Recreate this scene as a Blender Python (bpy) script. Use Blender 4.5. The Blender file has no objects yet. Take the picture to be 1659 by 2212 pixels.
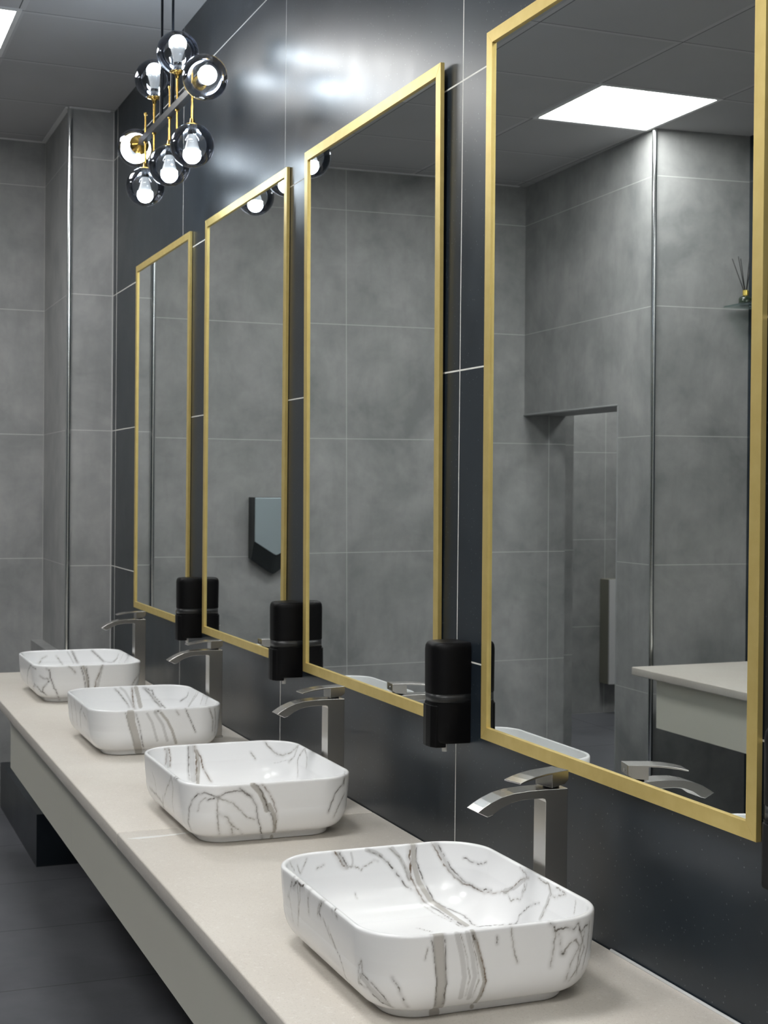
import bpy, bmesh, math, random
import numpy as np
from mathutils import Vector, Matrix

D = bpy.data
SC = bpy.context.scene
COL = SC.collection

# ------------------------------------------------------------------ camera
cam_d = D.cameras.new('camera')
cam = D.objects.new('camera', cam_d)
COL.objects.link(cam)
YAW, PITCH, ROLL = math.radians(21.8715), math.radians(-0.8900), math.radians(0.5793)
fw = Vector((math.sin(YAW) * math.cos(PITCH), math.cos(YAW) * math.cos(PITCH), math.sin(PITCH)))
r0 = Vector((math.cos(YAW), -math.sin(YAW), 0.0))
u0 = r0.cross(fw)
rt = math.cos(ROLL) * r0 + math.sin(ROLL) * u0
up = -math.sin(ROLL) * r0 + math.cos(ROLL) * u0
CAM = Vector((-1.258, 0.0, 1.5502))
cam.matrix_world = Matrix(((rt.x, up.x, -fw.x, CAM.x), (rt.y, up.y, -fw.y, CAM.y), (rt.z, up.z, -fw.z, CAM.z), (0, 0, 0, 1)))
cam_d.sensor_fit = 'AUTO'
cam_d.sensor_width = 36.0
cam_d.lens = 3100.94 / 2212.0 * 36.0
cam_d.clip_start = 0.02
cam_d.dof.use_dof = True
cam_d.dof.focus_distance = 2.25
cam_d.dof.aperture_fstop = 18.0
SC.camera = cam

# ------------------------------------------------------------------ world, exposure
w = D.worlds.new('world')
SC.world = w
w.use_nodes = True
w.node_tree.nodes['Background'].inputs[0].default_value = (0.0, 0.0, 0.0, 1)
w.node_tree.nodes['Background'].inputs[1].default_value = 0.0
SC.view_settings.view_transform = 'Standard'
SC.view_settings.look = 'None'
SC.view_settings.gamma = 1.0
SC.view_settings.use_curve_mapping = False
SC.view_settings.exposure = 0.22
SC.cycles.max_bounces = 10
SC.cycles.diffuse_bounces = 5
SC.cycles.glossy_bounces = 6
SC.cycles.transmission_bounces = 6
SC.cycles.transparent_max_bounces = 24
SC.cycles.use_denoising = True
SC.cycles.sample_clamp_indirect = 6.0
SC.cycles.caustics_refractive = False

PANEL_STRENGTH = 20.0
BULB_STRENGTH = 45.0
PANEL_COLOR = (1.0, 1.0, 0.985)
BULB_COLOR = (0.80, 0.91, 1.0)

# ------------------------------------------------------------------ node helper
class NT:
    def __init__(self, name):
        self.m = D.materials.new(name)
        self.m.use_nodes = True
        self.t = self.m.node_tree
        self.b = self.t.nodes['Principled BSDF']
        self.out = self.t.nodes['Material Output']
    def n(self, typ, **kw):
        x = self.t.nodes.new(typ)
        for k, v in kw.items():
            setattr(x, k, v)
        return x
    def put(self, sock, v):
        if hasattr(v, 'links'):
            self.t.links.new(v, sock)
        elif isinstance(v, (tuple, list)) and len(v) == 3 and len(sock.default_value) == 4:
            sock.default_value = (*v, 1)
        else:
            sock.default_value = v
    def math(self, op, a, b=0.0, c=0.0):
        x = self.n('ShaderNodeMath', operation=op)
        for i, v in enumerate((a, b, c)):
            self.put(x.inputs[i], v)
        return x.outputs[0]
    def mix(self, f, a, b):
        x = self.n('ShaderNodeMix', data_type='RGBA')
        self.put(x.inputs[0], f)
        self.put(x.inputs[6], a)
        self.put(x.inputs[7], b)
        return x.outputs[2]
    def noise(self, vec, scale, detail=4, rough=0.55, dist=0.0):
        x = self.n('ShaderNodeTexNoise')
        self.put(x.inputs['Vector'], vec)
        x.inputs['Scale'].default_value = scale
        x.inputs['Detail'].default_value = detail
        x.inputs['Roughness'].default_value = rough
        x.inputs['Distortion'].default_value = dist
        return x.outputs['Fac']
    def ramp(self, f, stops):
        x = self.n('ShaderNodeValToRGB')
        e = x.color_ramp.elements
        while len(e) < len(stops):
            e.new(0.5)
        for q, (p, c) in zip(e, stops):
            q.position = p
            q.color = (*c, 1)
        self.put(x.inputs[0], f)
        return x.outputs[0]
    def obj(self):
        return self.n('ShaderNodeTexCoord').outputs['Object']
    def bump(self, h, strength, dist=0.01):
        x = self.n('ShaderNodeBump')
        x.inputs['Strength'].default_value = strength
        x.inputs['Distance'].default_value = dist
        self.put(x.inputs['Height'], h)
        self.t.links.new(x.outputs[0], self.b.inputs['Normal'])
    def set(self, **kw):
        names = dict(color='Base Color', rough='Roughness', metal='Metallic', spec='Specular IOR Level',
                     emit='Emission Color', emit_s='Emission Strength', coat='Coat Weight', coat_r='Coat Roughness',
                     trans='Transmission Weight', ior='IOR', aniso='Anisotropic')
        for k, v in kw.items():
            self.put(self.b.inputs[names[k]], v)
        return self

def simple(name, color, rough=0.5, metal=0.0, **kw):
    return NT(name).set(color=color, rough=rough, metal=metal, **kw).m

def line_mask(nt, c, origin, size, width):
    """1 on joints of the given width repeating every size metres"""
    v = nt.math('SUBTRACT', c, origin)
    v = nt.math('DIVIDE', v, size)
    v = nt.math('ADD', v, 0.5)
    v = nt.math('FRACT', v)
    v = nt.math('SUBTRACT', v, 0.5)
    v = nt.math('ABSOLUTE', v)
    v = nt.math('MULTIPLY', v, size)
    return nt.math('LESS_THAN', v, width / 2)

def tile_material(name, u, v, cols, grout, rough, gw=0.003, spec=0.5, mottled=True, grain=0.0):
    """u, v = (axis, origin, tile size); cols = two tile tones"""
    nt = NT(name)
    P = nt.obj()
    sep = nt.n('ShaderNodeSeparateXYZ')
    nt.put(sep.inputs[0], P)
    mask = None
    for ax in (u, v):
        if ax is None:
            continue
        m = line_mask(nt, sep.outputs['XYZ'.index(ax[0])], ax[1], ax[2], gw)
        mask = m if mask is None else nt.math('MAXIMUM', mask, m)
    big = nt.noise(P, 1.7, 6, 0.62, 0.6)
    mid = nt.noise(P, 6.5, 5, 0.6, 0.3)
    mx = nt.math('ADD', nt.math('MULTIPLY', big, 0.6), nt.math('MULTIPLY', mid, 0.4))
    lo, hi = cols
    col = nt.ramp(mx, [(0.36, lo), (0.64, hi)])
    if mottled:
        st = nt.n('ShaderNodeMapping')
        st.inputs['Scale'].default_value = (9, 9, 2.2)
        nt.put(st.inputs[0], P)
        streak = nt.noise(st.outputs[0], 2.0, 4, 0.6)
        col = nt.mix(nt.math('MULTIPLY', nt.ramp(streak, [(0.5, (0, 0, 0)), (0.8, (1, 1, 1))]), 0.25), col, tuple(c * 0.72 for c in lo))
    if grain:
        vo = nt.n('ShaderNodeTexVoronoi')
        nt.put(vo.inputs['Vector'], P)
        vo.inputs['Scale'].default_value = 95
        sc_ = nt.n('ShaderNodeSeparateColor')
        nt.put(sc_.inputs[0], vo.outputs['Color'])
        speck = nt.math('MULTIPLY', nt.math('LESS_THAN', vo.outputs['Distance'], 0.13), nt.math('GREATER_THAN', sc_.outputs[0], 0.80))
        col = nt.mix(nt.math('MULTIPLY', speck, 0.55), col, (0.16, 0.18, 0.19))
    col = nt.mix(mask, col, grout)
    nt.set(color=col, spec=spec, rough=nt.math('MAXIMUM', nt.math('MULTIPLY', mask, 0.8), nt.math('ADD', nt.math('MULTIPLY', mid, 0.12), rough - 0.06)))
    return nt.m

GRAY = ((0.222, 0.228, 0.229), (0.392, 0.393, 0.386))
DARK = ((0.0075, 0.0118, 0.0175), (0.0195, 0.0272, 0.0360))
GROUT_L = (0.58, 0.58, 0.57)
GROUT_D = (0.72, 0.72, 0.68)
M = {}
M['dark_y'] = tile_material('dark_slate_tile', ('Y', 2.7179, 1.1995), ('Z', 0.0, 0.6), DARK, GROUT_D, 0.315, 0.0034, 0.40, False, 1.0)
M['dark_plain'] = tile_material('dark_slate_tile_plain', None, ('Z', 0.0, 0.6), DARK, (0.10, 0.10, 0.10), 0.32, 0.0034, 0.5, False, 0.0)
M['gray_x'] = tile_material('gray_cement_tile', ('X', -1.395, 1.2), ('Z', 0.0, 0.6), GRAY, GROUT_L, 0.45, 0.003)
M['gray_y'] = tile_material('gray_cement_tile_side', None, ('Z', 0.0, 0.6), GRAY, GROUT_L, 0.45, 0.003)
M['gray_corr'] = tile_material('gray_cement_tile_corridor', ('X', -3.877, 1.2), ('Z', 0.0, 0.6), GRAY, GROUT_L, 0.45, 0.003)
M['floor'] = tile_material('charcoal_floor_tile', ('Y', 4.49, 0.61), ('X', -1.15, 1.2), ((0.105, 0.108, 0.122), (0.165, 0.168, 0.186)), (0.055, 0.055, 0.06), 0.36, 0.003, 0.45)

def ceiling_material():
    nt = NT('ceiling_tile')
    P = nt.obj()
    sep = nt.n('ShaderNodeSeparateXYZ')
    nt.put(sep.inputs[0], P)
    seam = band = None
    for ax, o in ((0, -0.58), (1, 5.17)):
        m = line_mask(nt, sep.outputs[ax], o, 0.6, 0.004)
        b = line_mask(nt, sep.outputs[ax], o + 0.012, 0.6, 0.020)
        seam = m if seam is None else nt.math('MAXIMUM', seam, m)
        band = b if band is None else nt.math('MAXIMUM', band, b)
    base = nt.ramp(nt.noise(P, 1.3, 3), [(0.3, (0.43, 0.43, 0.44)), (0.7, (0.47, 0.47, 0.48))])
    c = nt.mix(nt.math('MULTIPLY', band, 0.7), base, (0.55, 0.55, 0.56))
    c = nt.mix(seam, c, (0.10, 0.10, 0.10))
    nt.set(color=c, rough=0.9, spec=0.2)
    return nt.m
M['ceiling'] = ceiling_material()

def quartz():
    nt = NT('cream_quartz')
    P = nt.obj()
    a = nt.noise(P, 330, 3, 0.7)
    b = nt.noise(P, 120, 3, 0.6)
    c = nt.ramp(nt.noise(P, 3.0, 4), [(0.3, (0.62, 0.575, 0.515)), (0.7, (0.69, 0.65, 0.59))])
    c = nt.mix(nt.ramp(a, [(0.56, (0, 0, 0)), (0.70, (0.55, 0.55, 0.55))]), c, (0.40, 0.36, 0.31))
    c = nt.mix(nt.ramp(b, [(0.58, (0, 0, 0)), (0.75, (0.6, 0.6, 0.6))]), c, (0.80, 0.775, 0.73))
    nt.set(color=c, rough=0.42, spec=0.35)
    return nt.m
M['quartz'] = quartz()
M['apron'] = simple('cream_laminate', (0.74, 0.725, 0.63), 0.45, spec=0.4)
M['silicone'] = simple('white_silicone', (0.72, 0.72, 0.72), 0.3)
M['streak'] = simple('dried_white_adhesive', (0.78, 0.78, 0.76), 0.5)

def gold():
    nt = NT('satin_gold')
    P = nt.obj()
    c = nt.ramp(nt.noise(P, 30, 4), [(0.3, (0.72, 0.55, 0.19)), (0.7, (0.78, 0.61, 0.23))])
    nt.set(color=c, rough=0.42, metal=0.65, spec=0.5)
    return nt.m
M['gold'] = gold()
M['mirror'] = simple('mirror_glass', (0.86, 0.89, 0.885), 0.0, 1.0)
M['black_gap'] = simple('black_backing', (0.01, 0.01, 0.01), 0.8)

def nickel():
    nt = NT('brushed_nickel')
    P = nt.obj()
    s = nt.noise(P, 8, 2, 0.5)
    nt.set(color=(0.56, 0.545, 0.52), metal=1.0, rough=nt.math('ADD', nt.math('MULTIPLY', s, 0.08), 0.22))
    return nt.m
M['nickel'] = nickel()
M['chrome'] = simple('polished_steel_trim', (0.80, 0.82, 0.82), 0.17, 1.0)
M['black_plastic'] = simple('black_plastic', (0.0025, 0.0025, 0.003), 0.45, spec=0.16)
M['smoke_plastic'] = simple('smoky_window_plastic', (0.022, 0.023, 0.024), 0.34, spec=0.4)
M['white_plastic'] = simple('white_plastic', (0.75, 0.75, 0.74), 0.35)
M['black_metal'] = simple('black_metal', (0.008, 0.010, 0.014), 0.38, spec=0.25)
M['brass'] = simple('polished_brass', (0.78, 0.50, 0.13), 0.18, 1.0)
M['steel_cover'] = simple('brushed_steel_cover', (0.42, 0.50, 0.53), 0.38, 0.7)
M['dark_gray_plastic'] = simple('dark_gray_plastic', (0.030, 0.036, 0.037), 0.4)
M['white_frame'] = simple('white_painted_steel', (0.75, 0.75, 0.75), 0.5)
M['edging'] = simple('gray_metal_edging', (0.36, 0.37, 0.37), 0.4, 0.3)
M['olive_box'] = simple('olive_gray_laminate', (0.24, 0.232, 0.185), 0.5)
M['box_front'] = simple('pale_laminate', (0.62, 0.62, 0.62), 0.4)
M['gold_cap'] = simple('gold_bottle_cap', (0.80, 0.62, 0.15), 0.25, 0.8)
M['reed'] = simple('black_reed', (0.012, 0.012, 0.012), 0.7)
M['grout_line'] = simple('pale_grout_bead', (0.50, 0.50, 0.49), 0.7)

def emitter(name, color, strength):
    nt = NT(name)
    nt.set(color=(0.8, 0.8, 0.8), rough=0.5, emit=color, emit_s=strength)
    return nt.m
M['panel'] = emitter('lit_diffuser', PANEL_COLOR, PANEL_STRENGTH)
M['bulb'] = emitter('lit_bulb_dome', BULB_COLOR, BULB_STRENGTH)

def glass(name, tint, refl=1.0):
    nt = NT(name)
    t = nt.t
    tr = nt.n('ShaderNodeBsdfTransparent')
    nt.put(tr.inputs[0], tint)
    gl = nt.n('ShaderNodeBsdfGlossy')
    gl.inputs['Roughness'].default_value = 0.02
    nt.put(gl.inputs[0], (0.95, 0.96, 1.0))
    fr = nt.n('ShaderNodeFresnel')
    fr.inputs[0].default_value = 1.5
    mx = nt.n('ShaderNodeMixShader')
    nt.put(mx.inputs[0], nt.math('MULTIPLY', fr.outputs[0], refl))
    t.links.new(tr.outputs[0], mx.inputs[1])
    t.links.new(gl.outputs[0], mx.inputs[2])
    t.links.new(mx.outputs[0], nt.out.inputs[0])
    return nt.m
M['smoke_glass'] = glass('smoked_clear_glass', (0.965, 0.97, 0.975), 0.9)
M['shelf_glass'] = glass('shelf_glass', (0.80, 0.90, 0.86), 1.0)
M['bottle_glass'] = simple('dark_green_bottle_glass', (0.02, 0.03, 0.02), 0.1)

# ------------------------------------------------------------------ mesh helpers
def link(name, me, mat, parent=None, loc=None):
    o = D.objects.new(name, me)
    COL.objects.link(o)
    if mat is not None and not me.materials:
        me.materials.append(mat)
    if parent is not None:
        o.parent = parent
    if loc is not None:
        o.location = loc
    return o

def mesh(name, verts, faces, smooth=False):
    me = D.meshes.new(name)
    me.from_pydata([tuple(v) for v in verts], [], [tuple(f) for f in faces])
    bm = bmesh.new()
    bm.from_mesh(me)
    bmesh.ops.recalc_face_normals(bm, faces=bm.faces)
    bm.to_mesh(me)
    bm.free()
    if smooth:
        me.polygons.foreach_set('use_smooth', [True] * len(me.polygons))
    me.update()
    return me

class MB:
    """collects shapes of one part"""
    def __init__(self):
        self.bm = bmesh.new()
    def box(self, x0, x1, y0, y1, z0, z1, bevel=0.0, seg=2):
        b = bmesh.new()
        bmesh.ops.create_cube(b, size=1)
        for v in b.verts:
            v.co = Vector(((x0 + x1) / 2 + v.co.x * (x1 - x0), (y0 + y1) / 2 + v.co.y * (y1 - y0), (z0 + z1) / 2 + v.co.z * (z1 - z0)))
        if bevel:
            bmesh.ops.bevel(b, geom=list(b.edges), offset=bevel, segments=seg, profile=0.5, affect='EDGES')
        self._add(b)
        return self
    def prism(self, pts, y0, y1, bevel=0.0, axes=(0, 2, 1)):
        """polygon pts in the plane of axes[0], axes[1], extruded along axes[2]"""
        b = bmesh.new()
        a, c, e = axes
        def P(p, h):
            q = [0, 0, 0]
            q[a], q[c], q[e] = p[0], p[1], h
            return q
        lo = [b.verts.new(P(p, y0)) for p in pts]
        hi = [b.verts.new(P(p, y1)) for p in pts]
        b.faces.new(lo)
        b.faces.new(hi)
        n = len(pts)
        for i in range(n):
            b.faces.new((lo[i], lo[(i + 1) % n], hi[(i + 1) % n], hi[i]))
        bmesh.ops.recalc_face_normals(b, faces=b.faces)
        if bevel:
            es = [ed for ed in b.edges if len(ed.link_faces) == 2 and ed.calc_face_angle(0) > 0.6]
            bmesh.ops.bevel(b, geom=es, offset=bevel, segments=2, profile=0.5, affect='EDGES')
        self._add(b)
        return self
    def lathe(self, prof, center=(0, 0, 0), axis=(0, 0, 1), seg=32, closed=False):
        """prof = (radius, height along axis)"""
        b = bmesh.new()
        q = Vector((0, 0, 1)).rotation_difference(Vector(axis)).to_matrix()
        rings = []
        for r, h in prof:
            if r < 1e-6:
                rings.append([b.verts.new(q @ Vector((0, 0, h)) + Vector(center))])
            else:
                rings.append([b.verts.new(q @ Vector((r * math.cos(2 * math.pi * k / seg), r * math.sin(2 * math.pi * k / seg), h)) + Vector(center)) for k in range(seg)])
        for A, B in zip(rings, rings[1:]):
            for k in range(seg):
                k2 = (k + 1) % seg
                if len(A) == 1 and len(B) == 1:
                    continue
                if len(A) == 1:
                    b.faces.new((A[0], B[k2], B[k]))
                elif len(B) == 1:
                    b.faces.new((A[k], A[k2], B[0]))
                else:
                    b.faces.new((A[k], A[k2], B[k2], B[k]))
        for R in (rings[0], rings[-1]):
            if len(R) > 1 and closed:
                b.faces.new(R)
        bmesh.ops.recalc_face_normals(b, faces=b.faces)
        self._add(b)
        return self
    def tube(self, p, q, r, seg=16):
        p, q = Vector(p), Vector(q)
        L = (q - p).length
        return self.lathe([(0, 0), (r, 0), (r, L), (0, L)], p, (q - p).normalized(), seg)
    def _add(self, b):
        t = D.meshes.new('tmp')
        b.to_mesh(t)
        b.free()
        self.bm.from_mesh(t)
        D.meshes.remove(t)
    def build(self, name, mat, parent=None, smooth=False, loc=None, angle=None):
        me = D.meshes.new(name)
        self.bm.to_mesh(me)
        self.bm.free()
        if smooth:
            me.polygons.foreach_set('use_smooth', [True] * len(me.polygons))
            if angle is not None:
                try:
                    me.set_sharp_from_angle(angle=math.radians(angle))
                except Exception:
                    pass
        me.update()
        return link(name, me, mat, parent, loc)

def tag(o, label=None, cat=None, group=None, kind=None):
    for k, v in (('label', label), ('category', cat), ('group', group), ('kind', kind)):
        if v:
            o[k] = v
    return o

def thing(name, label, cat, loc=(0, 0, 0), rotz=0.0, group=None):
    o = D.objects.new(name, None)
    COL.objects.link(o)
    o.empty_display_size = 0.05
    o.location = loc
    o.rotation_euler = (0, 0, rotz)
    return tag(o, label, cat, group)

def copy_tree(o, parent=None):
    c = o.copy()
    COL.objects.link(c)
    if parent is not None:
        c.parent = parent
    for ch in [x for x in D.objects if x.parent == o]:
        copy_tree(ch, c)
    return c

def struct(name, o, label=None, cat=None):
    o.name = name
    return tag(o, label, cat, kind='structure')

# ------------------------------------------------------------------ the room
H = 3.2153            # ceiling height
YP = 6.398            # face of the pilaster at the end of the mirror wall
YB = 7.10             # back wall
XL = -2.395           # left wall with the doorway
YL = 5.70             # its end, facing the camera side
XD = -2.875           # dark left wall
def wall(name, boxes, mat, label):
    b = MB()
    for q in boxes:
        b.box(*q)
    o = b.build(name, mat)
    return tag(o, label, 'wall', kind='structure')
wall('wall_right', [(0, 0.12, -2.0, YP + 0.1, 0, H)], M['dark_y'], 'dark slate tiled wall carrying the gold framed mirrors')
wall('wall_back_right', [(-0.195, 0.12, YP, YB + 0.12, 0, H)], M['gray_y'], 'gray tiled pilaster at the far end of the dark wall')
wall('wall_back', [(-2.70, -0.195, YB, YB + 0.12, 0, H)], M['gray_x'], 'gray cement tiled wall at the far end of the room')
tag(MB().prism([(-2.385, 5.71), (-2.397, 6.04), (-3.0, 6.04), (-3.0, 5.655), (XD, 5.662)], 0, H, axes=(0, 1, 2))
    .prism([(-2.397, 6.04), (-2.44, YB), (-2.70, YB), (-2.70, 6.04)], 1.957, H, axes=(0, 1, 2)).build('wall_left', M['gray_y']),
    'gray tiled wall with the doorway opening, seen in the nearest mirror', 'wall', kind='structure')
wall('wall_left_front', [(-3.0, XD, -2.0, 5.66, 0, H)], M['dark_plain'], 'dark tiled wall opposite the mirrors')
wall('wall_front', [(-3.0, 0.12, -2.12, -2.0, 0, H)], M['gray_x'], 'gray tiled wall behind the camera')
wall('wall_corridor_back', [(-4.7, -2.70, 8.65, 8.77, 0, H)], M['gray_corr'], 'gray tiled wall seen through the doorway')
wall('wall_corridor_right', [(-2.82, -2.70, YB + 0.12, 8.65, 0, H)], M['gray_y'], 'gray tiled side wall of the corridor')
wall('wall_corridor_left', [(-4.82, -4.7, 4.9, 8.77, 0, H)], M['gray_y'], 'gray tiled far side wall of the corridor')
wall('wall_corridor_front', [(-4.7, -3.0, 4.9, 5.02, 0, H)], M['gray_corr'], 'gray tiled end wall of the corridor')
tag(MB().box(-4.82, 0.12, -2.12, 8.77, -0.1, 0).build('floor', M['floor']), 'charcoal tiled floor', 'floor', kind='structure')
tag(MB().box(-4.82, 0.12, -2.12, 8.77, H, H + 0.1).build('ceiling', M['ceiling']), 'gray grid ceiling of square tiles', 'ceiling', kind='structure')
# metal corner trims
def corner_trim(name, x, y, label):
    o = MB().lathe([(0, 0), (0.0125, 0), (0.0125, H), (0, H)], (x, y, 0), (0, 0, 1), 16).build(name, M['chrome'], smooth=True, angle=40)
    return tag(o, label, 'trim', kind='structure')
corner_trim('trim_1', -0.194, YP + 0.001, 'polished steel strip on the corner of the far pilaster')
corner_trim('trim_2', -2.386, 5.711, 'polished steel strip on the wall corner seen in the nearest mirror')
# ceiling edge angles
tag(MB().box(-0.2, -0.02, YP - 0.02, YP, H - 0.004, H).box(XL, -0.215, YB - 0.02, YB, H - 0.004, H).box(-0.215, -0.195, YP, YB, H - 0.004, H)
    .build('trim_3', M['white_frame']), 'thin white angle strip where ceiling meets the walls', 'trim', kind='structure')
def strip(p, q, r=0.006):
    return MB().tube(p, q, r, 12)
tag(strip((-2.397, 6.034, 1.957), (-2.440, YB, 1.957)).tube((-2.397, 6.04, 0), (-2.397, 6.04, 1.96), 0.004, 12).build('trim_6', M['edging'], smooth=True, angle=50),
    'thin pale metal edging around the doorway opening', 'trim', kind='structure')
# pale grout bead in the wall corners
tag(MB().box(-0.004, 0.001, YP - 0.004, YP + 0.001, 0, H).build('trim_4', M['grout_line']), 'pale grout bead in the corner of dark wall and pilaster', 'trim', kind='structure')
tag(MB().box(-0.0005, 0.001, 6.318, 6.3205, 0, H).build('trim_5', M['grout_line']), 'thin grout joint beside the far corner', 'trim', kind='structure')
# boxed pipes
tag(MB().box(-0.39, 0.0, 5.92, YP, 0, 0.215).box(-0.39, -0.195, YP, YB, 0, 0.215).build('wall_boxing', M['dark_plain']), 'low dark tiled boxing on the floor under the counter end', 'wall', kind='structure')
tag(MB().box(-0.25, -0.195, 6.42, YB, 0.215, 0.805, 0.002).build('wall_ledge', M['gray_y']), 'narrow tiled ledge along the side of the pilaster', 'wall', kind='structure')

# ------------------------------------------------------------------ ceiling lights
def ceiling_light():
    t = thing('ceiling_light', 'x', 'ceiling light', (0, 0, H))
    f = MB()
    for a in ((-0.298, -0.280, -0.298, 0.298), (0.280, 0.298, -0.298, 0.298)):
        f.box(a[0], a[1], a[2], a[3], -0.006, 0.004)
        f.box(a[2] + 0.018, a[3] - 0.018, a[0], a[1], -0.006, 0.004)
    f.build('frame', M['white_frame'], t)
    MB().box(-0.280, 0.280, -0.280, 0.280, -0.003, 0.003).build('diffuser', M['panel'], t)
    return t
CL0 = ceiling_light()
LIGHTS = [(-2.072, 5.455, 'square lit ceiling panel reflected whole in the nearest mirror'),
          (-0.868, 5.45, 'square lit ceiling panel at the top left beside the chandelier'),
          (-2.08, 2.47, 'square lit ceiling panel over the counter of the opposite wall'),
          (-0.88, 2.47, 'square lit ceiling panel above the middle of the aisle'),
          (-2.08, 0.07, 'square lit ceiling panel left of the camera'),
          (-0.88, 0.07, 'square lit ceiling panel above the camera'),
          (-1.48, -1.1, 'square lit ceiling panel behind the camera'),
          (-3.48, 7.9, 'unseen square ceiling panel added to light the corridor beyond the doorway, farther one'),  # added lamp, out of view, so the corridor does not stay dark
          (-3.78, 6.1, 'unseen square ceiling panel added to brighten the corridor beside the doorway')]  # second added lamp, out of view, brightens corridor walls and floor
for i, (x, y, lab) in enumerate(LIGHTS):
    o = CL0 if i == 0 else copy_tree(CL0)
    o.location = (x, y, H)
    tag(o, lab, group='square ceiling light panels')

# ------------------------------------------------------------------ counters
ZC = 0.78
def counter(name, label, xw, sgn, yfar, ynear, depth, ap_far, seam_s, seam_a):
    """xw = wall plane, sgn = -1 when the counter runs out towards -X"""
    t = thing(name, label, 'counter', (xw, 0, 0))
    t.location = (xw, 0, 0)
    f = sgn * depth
    def xs(a, b):
        return (min(a, b), max(a, b))
    parts = [(ynear, seam_s - 0.0006), (seam_s + 0.0006, yfar)] if seam_s else [(ynear, yfar)]
    for a, b in parts:
        x0, x1 = xs(sgn * 0.0015, f)
        o = MB().box(x0, x1, a, b, ZC - 0.035, ZC, 0.004, 3).build('countertop', M['quartz'], t, smooth=True, angle=30)
    ax = f - sgn * 0.041
    parts = [(ynear, seam_a - 0.0006), (seam_a + 0.0006, ap_far)] if seam_a else [(ynear, ap_far)]
    for a, b in parts:
        x0, x1 = xs(ax, ax - sgn * 0.018)
        MB().box(x0, x1, a, b, ZC - 0.247, ZC - 0.0352).build('apron_panel', M['apron'], t)
    x0, x1 = xs(ax - sgn * 0.018, sgn * 0.0015)
    MB().box(x0, x1, ap_far - 0.018, ap_far, ZC - 0.247, ZC - 0.0352).build('end_panel', M['apron'], t)
    return t
ct = counter('vanity_counter', 'long cream stone counter with four basins along the dark wall', 0.0, -1, 6.07, -0.6, 0.616, 5.30, 3.18, 4.01)
b = MB()
b.tube((-0.0045, 1.2, ZC + 0.001), (-0.0045, 2.08, ZC + 0.001), 0.003, 8)
b.build('sealant_bead', M['silicone'], ct, smooth=True)['label'] = 'white silicone bead along the wall'
st = [(-0.608, 3.112), (-0.585, 3.119), (-0.55, 3.120), (-0.50, 3.122), (-0.445, 3.128), (-0.50, 3.112), (-0.54, 3.107), (-0.58, 3.104)]
MB().prism(st, ZC - 0.0002, ZC + 0.0003, axes=(0, 1, 2)).build('adhesive_streak', M['streak'], ct)['label'] = 'dried white streak at the stone joint'
oc = counter('vanity_counter', 'cream counter along the opposite dark wall, seen in the nearest mirror', XD, 1, 5.375, -0.6, 0.80, 5.24, None, None)

# ------------------------------------------------------------------ mirrors
MW, MZ0, MZ1 = 0.897, 1.056, 2.456
def make_mirror():
    t = thing('wall_mirror', 'x', 'mirror', (0, 0, MZ0))
    h = MZ1 - MZ0
    fw_, a = 0.025, MW / 2
    # the wall is at x = 0, the front of the frame at x = -0.010
    def bar(pts):
        return MB().prism(pts, -0.010, -0.0005, 0.0006, axes=(1, 2, 0))
    for pts in ([(-a, 0), (-a + fw_, fw_), (-a + fw_, h - fw_), (-a, h)], [(a, 0), (a, h), (a - fw_, h - fw_), (a - fw_, fw_)],
                [(-a, 0), (a, 0), (a - fw_, fw_), (-a + fw_, fw_)], [(-a, h), (-a + fw_, h - fw_), (a - fw_, h - fw_), (a, h)]):
        bar(pts).build('frame_bar', M['gold'], t)
    MB().box(-0.005, -0.001, -a + fw_ + 0.0002, a - fw_ - 0.0002, fw_ + 0.0002, h - fw_ - 0.0002).build('mirror_glass', M['mirror'], t)
    return t
mir0 = make_mirror()
MIRS = [(2.130, 'nearest tall gold framed mirror, reflecting the doorway and a lit ceiling panel', 0.16),
        (3.240, 'gold framed mirror second from the camera, mostly reflecting bare gray tiles', 0.34),
        (4.315, 'gold framed mirror second from the far corner, reflecting the paper towel dispenser', 0.0),
        (5.422, 'farthest and smallest looking gold framed mirror, beside the far corner', 0.0)]
for i, (y, lab, tilt) in enumerate(MIRS):
    o = mir0 if i == 0 else copy_tree(mir0)
    o.location = (-0.0005, y, MZ0)
    o.rotation_euler = (0, -math.radians(tilt), 0)
    tag(o, lab, group='gold framed mirrors')

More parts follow.
